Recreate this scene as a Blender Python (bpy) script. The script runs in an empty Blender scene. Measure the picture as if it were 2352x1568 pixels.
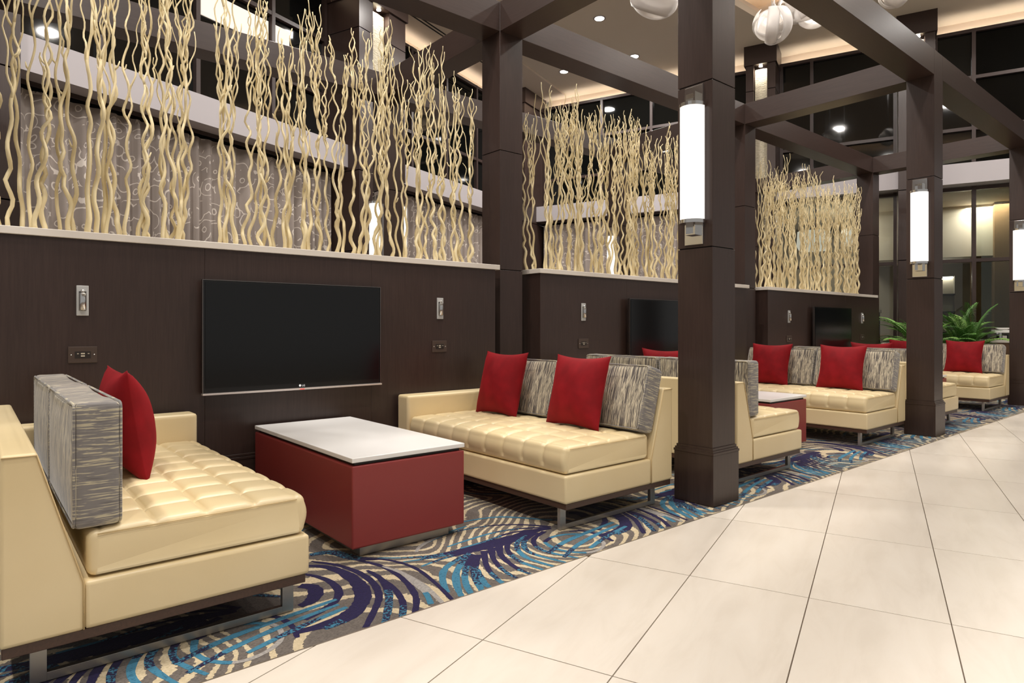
import bpy, bmesh, math, random
from math import sin, cos, pi, radians, sqrt, atan2
from mathutils import Vector, Matrix, noise

# ------------------------------------------------------------------ camera, world, lights, exposure
sc = bpy.context.scene
COL = sc.collection
YAW = radians(49.763)          # wall direction is 49.8 deg right of the view axis
TIL = radians(20.431)          # building / tile grid is turned 20.4 deg from the pergola
CAMH = 1.08
cd = bpy.data.cameras.new('camera'); cam = bpy.data.objects.new('camera', cd); COL.objects.link(cam)
cam.location = (0, 0, CAMH); cam.rotation_euler = (pi/2, 0, YAW - pi/2)
cd.sensor_width = 36; cd.lens = 1486/2352*36
cd.shift_x = -10.4/2352; cd.shift_y = -31.5/2352
cd.clip_start = 0.05; cd.clip_end = 200
sc.camera = cam
sc.view_settings.view_transform = 'Standard'; sc.view_settings.look = 'None'
sc.view_settings.gamma = 1; sc.view_settings.exposure = 0.17; sc.view_settings.use_curve_mapping = False
W = bpy.data.worlds.new('world'); sc.world = W; W.use_nodes = True
bgn = W.node_tree.nodes['Background']; bgn.inputs[0].default_value = (1.0, 0.965, 0.93, 1); bgn.inputs[1].default_value = 0.30

def area(name, loc, size, watts, col=(1, 0.95, 0.895), rot=(0, 0, 0), sy=None, spread=None):
    l = bpy.data.lights.new(name, 'AREA'); l.energy = watts; l.color = col
    l.shape = 'DISK' if sy is None else 'RECTANGLE'; l.size = size
    if sy: l.size_y = sy
    if spread: l.spread = spread
    o = bpy.data.objects.new(name, l); COL.objects.link(o); o.location = loc; o.rotation_euler = rot
    return o
CEIL = 6.75
# ceiling downlights, (x, y, watts): first row visible, the rest unseen, added for their light
DOWN = [(8.82, 8.07, 90), (10.61, 8.73, 70), (10.05, 10.25, 60),
        (-1.6, -0.6, 90), (1.2, -1.6, 55), (4.6, -1.6, 14), (2.2, 3.4, 110), (6.0, 3.4, 105), (9.8, 3.4, 100), (0.6, 1.2, 70), (3.9, 1.2, 62), (7.8, 1.2, 70),
        (7.6, -1.6, 16), (10.8, -0.4, 60), (13.0, 1.6, 95), (-1.6, 2.8, 150), (3.4, 7.4, 60), (6.0, 8.6, 55), (0.4, 6.2, 60)]
for x, y, w in DOWN:
    area('downlight_lamp', (x, y, CEIL-0.06 if not (4 < x < 11.1 and -3 < y < 6.2) else CEIL+0.34), 0.32, w)

# ------------------------------------------------------------------ helpers
R = random.Random(7)
def new_mesh(name, verts, faces, mat=None, smooth=False, mats=None, idx=None):
    me = bpy.data.meshes.new(name); me.from_pydata([tuple(v) for v in verts], [], faces)
    for m in (mats or ([mat] if mat else [])): me.materials.append(m)
    if idx: me.polygons.foreach_set('material_index', idx)
    if smooth: me.polygons.foreach_set('use_smooth', [True]*len(me.polygons))
    me.update()
    return me
def ob(name, me, parent=None, loc=None, rot=None):
    o = bpy.data.objects.new(name, me); COL.objects.link(o)
    if parent: o.parent = parent
    if loc: o.location = loc
    if rot: o.rotation_euler = rot
    return o
def tag(o, label=None, cat=None, group=None, kind=None):
    if label: o['label'] = label
    if cat: o['category'] = cat
    if group: o['group'] = group
    if kind: o['kind'] = kind
    return o
def thing(name, label, cat, loc=(0, 0, 0), rz=0, group=None):
    o = bpy.data.objects.new(name, None); COL.objects.link(o); o.empty_display_size = 0.1
    o.location = loc; o.rotation_euler = (0, 0, rz)
    return tag(o, label, cat, group)
def bm_mesh(name, bm, mat=None, smooth=False, mats=None):
    bmesh.ops.recalc_face_normals(bm, faces=bm.faces)
    me = bpy.data.meshes.new(name); bm.to_mesh(me); bm.free()
    for m in (mats or ([mat] if mat else [])): me.materials.append(m)
    if smooth: me.polygons.foreach_set('use_smooth', [True]*len(me.polygons))
    return me
def prism_bm(poly, axis, a, b, bev=0, seg=2):
    """poly of 2-D points extruded along axis from a to b"""
    bm = bmesh.new()
    def P(u, v, w):
        return {'x': (w, u, v), 'y': (u, w, v), 'z': (u, v, w)}[axis]
    A = [bm.verts.new(P(u, v, a)) for u, v in poly]; B = [bm.verts.new(P(u, v, b)) for u, v in poly]
    bm.faces.new(A); bm.faces.new(B[::-1]); n = len(poly)
    for i in range(n): bm.faces.new((A[i], B[i], B[(i+1) % n], A[(i+1) % n]))
    bmesh.ops.recalc_face_normals(bm, faces=bm.faces)
    if bev: bmesh.ops.bevel(bm, geom=bm.edges[:], offset=bev, segments=seg, profile=0.6, affect='EDGES', clamp_overlap=True)
    return bm
def box(name, x0, x1, y0, y1, z0, z1, mat, parent=None, bev=0, seg=2, smooth=False):
    bm = prism_bm([(x0, y0), (x1, y0), (x1, y1), (x0, y1)], 'z', z0, z1, bev, seg)
    return ob(name, bm_mesh(name, bm, mat, smooth and bev > 0), parent)
def boxes_mesh(name, L, mat, bev=0):
    bm = bmesh.new()
    for (x0, x1, y0, y1, z0, z1) in L:
        t = prism_bm([(x0, y0), (x1, y0), (x1, y1), (x0, y1)], 'z', z0, z1, bev)
        tmp = bpy.data.meshes.new('t'); t.to_mesh(tmp); t.free(); bm.from_mesh(tmp); bpy.data.meshes.remove(tmp)
    return bm_mesh(name, bm, mat)
def lathe(name, prof, mat, n=24, smooth=True, axis='z'):
    V = []; Fc = []
    for r, z in prof:
        for i in range(n):
            a = 2*pi*i/n
            p = (r*cos(a), r*sin(a), z)
            V.append(p if axis == 'z' else ((p[0], p[2], p[1]) if axis == 'y' else (p[2], p[0], p[1])))
    m = len(prof)
    for j in range(m-1):
        for i in range(n):
            q = (j*n+i, j*n+(i+1) % n, (j+1)*n+(i+1) % n, (j+1)*n+i)
            Fc.append(q)
    Fc.append(tuple(range(n))[::-1]); Fc.append(tuple((m-1)*n+i for i in range(n)))
    me = new_mesh(name, V, Fc, mat, smooth)
    bm = bmesh.new(); bm.from_mesh(me); bmesh.ops.recalc_face_normals(bm, faces=bm.faces); bm.to_mesh(me); bm.free()
    return me
def tube_geo(pts, rads, n=6, V=None, Fc=None):
    V = [] if V is None else V; Fc = [] if Fc is None else Fc
    base = len(V); m = len(pts); up = Vector((1, 0, 0))
    for j in range(m):
        d = (pts[min(j+1, m-1)] - pts[max(j-1, 0)]).normalized()
        s = up - d*up.dot(d)
        s = s.normalized() if s.length > 1e-4 else Vector((0, 1, 0))
        t = d.cross(s); up = s
        for i in range(n):
            a = 2*pi*i/n; V.append(pts[j] + (s*cos(a)+t*sin(a))*rads[j])
    for j in range(m-1):
        for i in range(n):
            Fc.append((base+j*n+i, base+j*n+(i+1) % n, base+(j+1)*n+(i+1) % n, base+(j+1)*n+i))
    Fc.append(tuple(base+i for i in range(n))[::-1]); Fc.append(tuple(base+(m-1)*n+i for i in range(n)))
    return V, Fc
def copy_tree(o, parent=None):
    c = o.copy(); COL.objects.link(c); c.parent = parent
    for ch in list(o.children): copy_tree(ch, c)
    return c

# ------------------------------------------------------------------ materials
def srgb(r, g, b):
    f = lambda c: (c/255/12.92 if c/255 <= 0.04045 else ((c/255+0.055)/1.055)**2.4)
    return (f(r), f(g), f(b), 1)
class NT:
    def __init__(s, name):
        s.m = bpy.data.materials.new(name); s.m.use_nodes = True; s.t = s.m.node_tree
        s.b = s.t.nodes['Principled BSDF']; s.out = s.t.nodes['Material Output']
    def n(s, typ, **kw):
        x = s.t.nodes.new(typ)
        for k, v in kw.items():
            if hasattr(x, k): setattr(x, k, v)
        return x
    def l(s, a, b): s.t.links.new(a, b)
    def coord(s, scale=(1, 1, 1), kind='Object', rot=(0, 0, 0), loc=(0, 0, 0)):
        c = s.n('ShaderNodeTexCoord'); mp = s.n('ShaderNodeMapping')
        mp.inputs['Scale'].default_value = scale; mp.inputs['Rotation'].default_value = rot; mp.inputs['Location'].default_value = loc
        s.l(c.outputs[kind], mp.inputs[0]); return mp.outputs[0]
    def noise(s, vec, scale=5, detail=3, rough=0.5, dist=0):
        x = s.n('ShaderNodeTexNoise'); x.inputs['Scale'].default_value = scale; x.inputs['Detail'].default_value = detail
        x.inputs['Roughness'].default_value = rough; x.inputs['Distortion'].default_value = dist
        if vec is not None: s.l(vec, x.inputs['Vector'])
        return x.outputs['Fac']
    def ramp(s, fac, stops, interp='LINEAR'):
        x = s.n('ShaderNodeValToRGB'); e = x.color_ramp.elements; x.color_ramp.interpolation = interp
        while len(e) < len(stops): e.new(0.5)
        for i, (p, c) in enumerate(stops): e[i].position = p; e[i].color = c if len(c) == 4 else (*c, 1)
        s.l(fac, x.inputs[0]); return x.outputs[0]
    def math(s, op, a, b=None, c=None):
        x = s.n('ShaderNodeMath', operation=op)
        for i, v in enumerate((a, b, c)):
            if v is None: continue
            if isinstance(v, (int, float)): x.inputs[i].default_value = v
            else: s.l(v, x.inputs[i])
        return x.outputs[0]
    def mix(s, fac, a, b):
        x = s.n('ShaderNodeMix', data_type='RGBA')
        for k, v in ((0, fac), (6, a), (7, b)):
            if isinstance(v, (int, float)): x.inputs[k].default_value = v
            elif isinstance(v, tuple): x.inputs[k].default_value = v
            else: s.l(v, x.inputs[k])
        return x.outputs[2]
    def bump(s, h, strength=0.3, dist=0.01):
        x = s.n('ShaderNodeBump'); x.inputs['Strength'].default_value = strength; x.inputs['Distance'].default_value = dist
        s.l(h, x.inputs['Height']); s.l(x.outputs[0], s.b.inputs['Normal'])
    def set(s, **kw):
        for k, v in kw.items():
            k = {'color': 'Base Color', 'rough': 'Roughness', 'metal': 'Metallic', 'spec': 'Specular IOR Level', 'sheen': 'Sheen Weight',
                 'coat': 'Coat Weight', 'coatr': 'Coat Roughness', 'trans': 'Transmission Weight', 'emit': 'Emission Color', 'es': 'Emission Strength',
                 'sub': 'Subsurface Weight', 'sheenr': 'Sheen Roughness', 'sheent': 'Sheen Tint', 'alpha': 'Alpha'}.get(k, k)
            i = s.b.inputs[k]
            if isinstance(v, (int, float)) or isinstance(v, tuple): i.default_value = v
            else: s.l(v, i)
        return s.m
def plain(name, rgb, rough=0.5, metal=0, **kw):
    return NT(name).set(color=srgb(*rgb), rough=rough, metal=metal, **kw)
def wood(name, axis, dark=(47, 36, 32), lite=(62, 49, 44), rough=0.33):
    t = NT(name); sc_ = [34, 34, 34]; sc_['xyz'.index(axis)] = 1.6
    v = t.coord(tuple(sc_)); g = t.noise(v, 3.0, 5, 0.65, 0.4); b = t.noise(t.coord((1.1, 1.1, 1.1)), 1.6, 2)
    c = t.ramp(g, [(0.3, srgb(*dark)), (0.72, srgb(*lite))])
    c2 = t.mix(t.math('MULTIPLY', b, 0.5), c, srgb(66, 46, 40))
    t.bump(g, 0.05, 0.002)
    return t.set(color=c2, rough=rough, spec=0.5)
M = {}
M['wood_z'] = wood('espresso_wood_vertical', 'z'); M['wood_x'] = wood('espresso_wood_long', 'x'); M['wood_y'] = wood('espresso_wood_cross', 'y')
M['joint'] = plain('shadow_joint', (14, 10, 9), 0.8)
M['stone_cap'] = plain('white_solid_surface', (226, 218, 208), 0.3)
M['white_top'] = plain('white_tabletop', (252, 250, 247), 0.22)
M['chrome'] = plain('chrome', (228, 227, 225), 0.12, 1)
M['steel'] = NT('brushed_steel').set(color=srgb(176, 172, 166), rough=0.34, metal=0.75)
M['nickel'] = plain('satin_plate', (206, 206, 204), 0.3, 0.35)
M['recess'] = plain('plate_recess', (92, 90, 88), 0.4, 0.5)
M['plate'] = plain('brown_plate', (72, 58, 50), 0.4)
M['socket'] = plain('dark_socket', (34, 26, 22), 0.5)
M['port'] = plain('pale_port', (196, 186, 166), 0.5)
M['screen'] = plain('tv_screen', (9, 10, 11), 0.16, spec=0.5)
M['bezel'] = plain('tv_bezel', (20, 20, 21), 0.2)
M['tv_edge'] = plain('tv_edge', (150, 145, 142), 0.25, 1)
M['tv_bar'] = plain('tv_bar', (226, 216, 210), 0.3, 0.6)
M['logo'] = plain('logo_white', (225, 225, 225), 0.4, emit=srgb(225, 225, 225), es=0.4)
M['led_red'] = plain('standby_red', (200, 40, 30), 0.4, emit=srgb(230, 50, 35), es=1.0)
# leather, pale gold with a pearly sheen
t = NT('gold_leather'); nz = t.noise(t.coord((1, 1, 1)), 260, 3); lo = t.noise(t.coord((1, 1, 1)), 2.2, 2)
t.bump(nz, 0.08, 0.001)
M['leather'] = t.set(color=t.ramp(lo, [(0.3, srgb(227, 206, 160)), (0.7, srgb(234, 215, 173))]), rough=0.36, spec=0.55, coat=0.12, coatr=0.25)
M['stitch'] = plain('leather_seam', (206, 180, 132), 0.5)
t = NT('oxblood_vinyl'); nz = t.noise(t.coord((1, 1, 1)), 320, 2); t.bump(nz, 0.06, 0.001)
M['oxblood'] = t.set(color=srgb(148, 56, 54), rough=0.42, spec=0.5)
M['black'] = plain('black_recess', (18, 15, 13), 0.4)
M['plinth'] = wood('sofa_plinth_wood', 'y', (70, 48, 38), (92, 66, 52), 0.4)
t = NT('red_velvet'); nz = t.noise(t.coord((1, 1, 1)), 9, 4); fine = t.noise(t.coord((1, 1, 1)), 420, 2); t.bump(fine, 0.15, 0.001)
M['velvet'] = t.set(color=t.ramp(nz, [(0.3, srgb(118, 12, 20)), (0.7, srgb(142, 18, 28))]), rough=0.75, sheen=0.25, sheenr=0.4, sheent=srgb(200, 60, 66), spec=0.2)
# streaky cut velvet: streaks run along `run`, vary along `vary`
def streak(name, scale, base, dark, cream, amt):
    t = NT(name)
    d = t.noise(t.coord((5, 5, 5)), 1.3, 3)
    cv = t.coord(scale); av = t.n('ShaderNodeVectorMath', operation='MULTIPLY_ADD'); av.inputs[1].default_value = (1.3, 1.3, 1.3)
    cb = t.n('ShaderNodeCombineXYZ')
    for i in range(3): t.l(d, cb.inputs[i])
    t.l(cb.outputs[0], av.inputs[0]); t.l(cv, av.inputs[2])
    g = t.noise(av.outputs[0], 1.0, 2.5, 0.6, 0.25)
    c = t.ramp(g, [(0.30, srgb(*dark)), (0.42, srgb(*base)), (0.47+amt, srgb(*base)), (0.51+amt, srgb(*cream)), (0.60+amt, srgb(*cream)), (0.63+amt, srgb(*dark)), (0.72+amt, srgb(*base))])
    t.bump(g, 0.25, 0.004)
    return t.set(color=c, rough=0.75, sheen=0.4, sheenr=0.4, spec=0.25)
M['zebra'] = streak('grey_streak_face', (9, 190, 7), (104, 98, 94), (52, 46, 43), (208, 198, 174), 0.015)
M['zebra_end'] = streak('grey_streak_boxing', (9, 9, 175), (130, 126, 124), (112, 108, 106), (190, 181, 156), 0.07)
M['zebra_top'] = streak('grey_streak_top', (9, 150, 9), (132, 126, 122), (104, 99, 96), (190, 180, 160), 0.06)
# willow
t = NT('peeled_willow'); g = t.noise(t.coord((10, 10, 2)), 2.2, 3)
M['willow'] = t.set(color=t.ramp(g, [(0.3, srgb(220, 202, 156)), (0.7, srgb(240, 226, 188))]), rough=0.6, spec=0.25)
M['frost'] = plain('frosted_glass_lit', (255, 253, 246), 0.4, emit=(1.0, 0.98, 0.95, 1), es=0.85)
M['lens'] = plain('lamp_lens', (255, 250, 240), 0.4, emit=(1.0, 0.94, 0.85, 1), es=9)
M['cove'] = plain('cove_strip', (255, 240, 225), 0.4, emit=(1.0, 0.86, 0.70, 1), es=14)
M['cove_tray'] = plain('tray_cove_strip', (255, 240, 225), 0.4, emit=(1.0, 0.86, 0.70, 1), es=5)
M['paint'] = plain('ceiling_paint', (224, 214, 198), 0.7)
M['paint_lite'] = plain('soffit_paint', (222, 210, 194), 0.7)
M['cream'] = plain('cove_paint', (236, 220, 202), 0.7)
M['band'] = plain('white_band', (186, 180, 183), 0.6)
M['band_under'] = plain('band_underside', (190, 184, 184), 0.6)
M['mullion'] = plain('bronze_mullion', (62, 48, 44), 0.4)
M['darkglass'] = plain('night_glass', (12, 13, 12), 0.04, spec=0.5)
t = NT('clear_glass'); tr = t.n('ShaderNodeBsdfTransparent'); gl = t.n('ShaderNodeBsdfGlossy'); gl.inputs['Roughness'].default_value = 0.02
fr = t.n('ShaderNodeFresnel'); fr.inputs['IOR'].default_value = 1.5; mx = t.n('ShaderNodeMixShader'); tr.inputs[0].default_value = (0.82, 0.85, 0.82, 1)
t.l(fr.outputs[0], mx.inputs[0]); t.l(tr.outputs[0], mx.inputs[1]); t.l(gl.outputs[0], mx.inputs[2]); t.l(mx.outputs[0], t.out.inputs[0]); M['glass'] = t.m
# split-face stone strip
t = NT('split_stone'); v = t.coord((3, 3, 12)); g = t.noise(v, 5, 4, 0.6); t.bump(g, 0.9, 0.04)
M['stone'] = t.set(color=t.ramp(g, [(0.3, srgb(196, 184, 158)), (0.7, srgb(226, 216, 192))]), rough=0.8)
# pendant bands
t = NT('white_polymer_band'); tl = t.n('ShaderNodeBsdfTranslucent'); tl.inputs[0].default_value = (0.95, 0.93, 0.9, 1); ms = t.n('ShaderNodeMixShader'); ms.inputs[0].default_value = 0.45
t.set(color=srgb(240, 236, 234), rough=0.4); t.l(t.b.outputs[0], ms.inputs[1]); t.l(tl.outputs[0], ms.inputs[2]); t.l(ms.outputs[0], t.out.inputs[0]); M['pendant'] = t.m
# sheer curtain with pale scrolls
t = NT('scroll_sheer'); v = t.coord((1, 1, 1)); vo = t.n('ShaderNodeTexVoronoi'); vo.inputs['Scale'].default_value = 5.5
dn = t.n('ShaderNodeTexNoise'); dn.inputs['Scale'].default_value = 3.0; t.l(v, dn.inputs['Vector'])
ad = t.n('ShaderNodeVectorMath', operation='MULTIPLY_ADD'); ad.inputs[1].default_value = (0.16, 0.16, 0.16); t.l(dn.outputs['Color'], ad.inputs[0]); t.l(v, ad.inputs[2]); t.l(ad.outputs[0], vo.inputs['Vector'])
ring = t.math('ABSOLUTE', t.math('SUBTRACT', t.math('FRACT', t.math('MULTIPLY', vo.outputs['Distance'], 2.6)), 0.5))
msk = t.math('GREATER_THAN', t.noise(v, 5.0, 1), 0.44)
ln = t.math('MULTIPLY', t.math('LESS_THAN', ring, 0.07), msk)
M['curtain'] = t.set(color=t.mix(ln, srgb(158, 146, 138), srgb(226, 216, 206)), rough=0.7, sheen=0.3)
# porcelain tile: one body, tone varies per tile
t = NT('cream_porcelain'); oi = t.n('ShaderNodeObjectInfo')
v = t.coord((1.2, 5.0, 1), 'Object'); g = t.noise(v, 1.7, 5, 0.6, 0.6); vv = t.ramp(g, [(0.25, srgb(218, 208, 194)), (0.5, srgb(228, 219, 206)), (0.75, srgb(233, 225, 213))])
M['tile'] = t.set(color=t.mix(t.math('MULTIPLY', oi.outputs['Random'], 0.35), vv, srgb(219, 209, 196)), rough=t.ramp(g, [(0.3, (0.30,)*3), (0.7, (0.38,)*3)]), spec=0.5)
M['grout'] = plain('grout', (120, 106, 92), 0.9)
M['edge_metal'] = plain('carpet_edge_strip', (170, 160, 148), 0.35, 0.8)
# carpet ground: taupe pile with cream scallop stripes
def pile(name, stops_fn):
    t = NT(name); c = stops_fn(t); f = t.noise(t.coord((1, 1, 1)), 190, 3, 0.7); t.bump(f, 0.5, 0.006)
    return t.set(color=c, rough=0.95, spec=0.1, sheen=0.15)
def ground(t):
    v = t.coord((1, 1, 1)); w = t.n('ShaderNodeTexNoise'); w.inputs['Scale'].default_value = 1.3; t.l(v, w.inputs['Vector'])
    j = t.n('ShaderNodeTexNoise'); j.inputs['Scale'].default_value = 70; t.l(v, j.inputs['Vector'])
    a = t.n('ShaderNodeVectorMath', operation='MULTIPLY_ADD'); a.inputs[1].default_value = (0.55, 0.55, 0); t.l(w.outputs['Color'], a.inputs[0]); t.l(v, a.inputs[2])
    a2 = t.n('ShaderNodeVectorMath', operation='MULTIPLY_ADD'); a2.inputs[1].default_value = (0.022, 0.022, 0); t.l(j.outputs['Color'], a2.inputs[0]); t.l(a.outputs[0], a2.inputs[2])
    vo = t.n('ShaderNodeTexVoronoi'); vo.inputs['Scale'].default_value = 0.85; vo.feature = 'SMOOTH_F1'; vo.inputs['Smoothness'].default_value = 0.12; t.l(a2.outputs[0], vo.inputs['Vector'])
    s = t.math('SINE', t.math('MULTIPLY', vo.outputs['Distance'], 135))
    br = t.noise(v, 3.2, 2)
    on = t.math('GREATER_THAN', s, t.math('ADD', 0.42, t.math('MULTIPLY', t.math('SUBTRACT', br, 0.5), 1.8)))
    pv = t.noise(v, 130, 3)
    tau = t.ramp(pv, [(0.3, srgb(90, 83, 78)), (0.7, srgb(118, 110, 103))]); crm = t.ramp(pv, [(0.3, srgb(188, 172, 140)), (0.7, srgb(216, 200, 168))])
    return t.mix(on, tau, crm)
M['carpet'] = pile('carpet_ground', ground)
def speck(a, b, th):
    def fn(t):
        p = t.noise(t.coord((1, 1, 1)), 85, 2, 0.6)
        return t.ramp(p, [(th-0.02, srgb(*a)), (th+0.02, srgb(*b))])
    return fn
M['navy'] = pile('carpet_navy', speck((26, 18, 62), (31, 23, 70), 0.5))
M['navy_blue'] = pile('carpet_navy_blue', speck((30, 26, 62), (58, 122, 150), 0.53))
M['blue'] = pile('carpet_blue', speck((62, 124, 152), (48, 104, 132), 0.58))
M['silver'] = pile('carpet_silver', speck((150, 146, 142), (166, 161, 156), 0.5))

# ------------------------------------------------------------------ setting: floor, tiles, carpet
CXE, CYE = 12.0, 6.75
CE = 2.127                     # carpet edge, y
def pq2xy(p, q): return (p*cos(TIL)-q*sin(TIL), p*sin(TIL)+q*cos(TIL))
floor = tag(box('floor', -8, 24, -9, 18, -0.06, -0.008, M['grout']), kind='structure')
def clip(poly, fn):            # Sutherland-Hodgman, keep fn >= 0
    out = []
    for i in range(len(poly)):
        a, b = poly[i], poly[(i+1) % len(poly)]; fa, fb = fn(a), fn(b)
        if fa >= 0: out.append(a)
        if (fa >= 0) != (fb >= 0):
            s = fa/(fa-fb); out.append((a[0]+(b[0]-a[0])*s, a[1]+(b[1]-a[1])*s))
    return out
TP, TQ, GJ = 0.9345, 0.4753, 0.0022
far_tiles = []
for i in range(-4, 17):
    for j in range(-10, 9):
        p0, q0 = 1.895+i*TP, 0.2485+j*TQ
        poly = [pq2xy(p0+GJ, q0+GJ), pq2xy(p0+TP-GJ, q0+GJ), pq2xy(p0+TP-GJ, q0+TQ-GJ), pq2xy(p0+GJ, q0+TQ-GJ)]
        poly = clip(poly, lambda a: CE-0.006-a[1])
        if len(poly) < 3: continue
        cx = sum(a[0] for a in poly)/len(poly); cy = sum(a[1] for a in poly)/len(poly)
        fw = cx*cos(YAW)+cy*sin(YAW); rt = cx*sin(YAW)-cy*cos(YAW)
        if not (-1.5 < cx < 16 and -4 < cy): continue
        if fw < 0.3 or rt/max(fw, 0.3) > 1.35 or rt/fw < -1.6: continue
        area2 = abs(sum(poly[k][0]*poly[(k+1) % len(poly)][1]-poly[(k+1) % len(poly)][0]*poly[k][1] for k in range(len(poly))))
        if area2 < 0.004: continue
        bm = prism_bm([(a[0]-cx, a[1]-cy) for a in poly], 'z', -0.012, 0)
        # grain follows the tile grid: rotate local frame into the grid
        me = bm_mesh('floor_tile', bm, M['tile']); me.transform(Matrix.Rotation(-TIL, 4, 'Z'))
        ob('floor_tile', me, floor, (cx, cy, 0), (0, 0, TIL))
# carpet, one mesh: ground plus the woven strokes
cv, cf, ci = [(-2.5, CE, -.003), (CXE, CE, -.003), (CXE, CYE, -.003), (-2.5, CYE, -.003), (-2.5, CE, -0.008), (CXE, CE, -0.008), (CXE, CYE, -0.008), (-2.5, CYE, -0.008)], \
    [(0, 1, 2, 3), (4, 5, 1, 0), (5, 6, 2, 1), (6, 7, 3, 2), (7, 4, 0, 3)], [0]*5
zl = [0.0]
def stroke(pts, w, cols):
    """flat ribbon; w(s) half width, cols(s) material index"""
    n = len(pts); L, Rr = [], []; zl[0] += 1
    z = -0.0028+0.00002*(zl[0] % 110)
    for k in range(n):
        a, b = pts[max(k-1, 0)], pts[min(k+1, n-1)]
        dx, dy = b[0]-a[0], b[1]-a[1]; m = sqrt(dx*dx+dy*dy) or 1
        s = k/(n-1); h = w(s)*(1+0.12*R.uniform(-1, 1))
        L.append((pts[k][0]-dy/m*h, pts[k][1]+dx/m*h)); Rr.append((pts[k][0]+dy/m*h, pts[k][1]-dx/m*h))
    for k in range(n-1):
        q = clip([L[k], Rr[k], Rr[k+1], L[k+1]], lambda a: a[1]-CE-.001)
        q = clip(q, lambda a: CXE-.01-a[0]); q = clip(q, lambda a: a[0]+2.49); q = clip(q, lambda a: CYE-.01-a[1])
        if len(q) < 3: continue
        i0 = len(cv); cv.extend((x, y, z) for x, y in q); cf.append(tuple(range(i0, i0+len(q)))); ci.append(cols((k+.5)/(n-1)))
def px(u, v):                  # a point of the weave pattern, read where it lies on the floor
    k = CAMH*1486/(v-752.5); r_ = (u-1186.4)/1486*k
    return (k*cos(YAW)+r_*sin(YAW), k*sin(YAW)-r_*cos(YAW))
def smooth(P, n=5):
    out = []
    for i in range(len(P)-1):
        p0, p1, p2, p3 = P[max(i-1, 0)], P[i], P[i+1], P[min(i+2, len(P)-1)]
        for j in range(n):
            t_ = j/n; out.append(tuple(.5*((2*p1[c])+(-p0[c]+p2[c])*t_+(2*p0[c]-5*p1[c]+4*p2[c]-p3[c])*t_*t_+(-p0[c]+3*p1[c]-3*p2[c]+p3[c])*t_**3) for c in (0, 1)))
    out.append(P[-1]); return out
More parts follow.
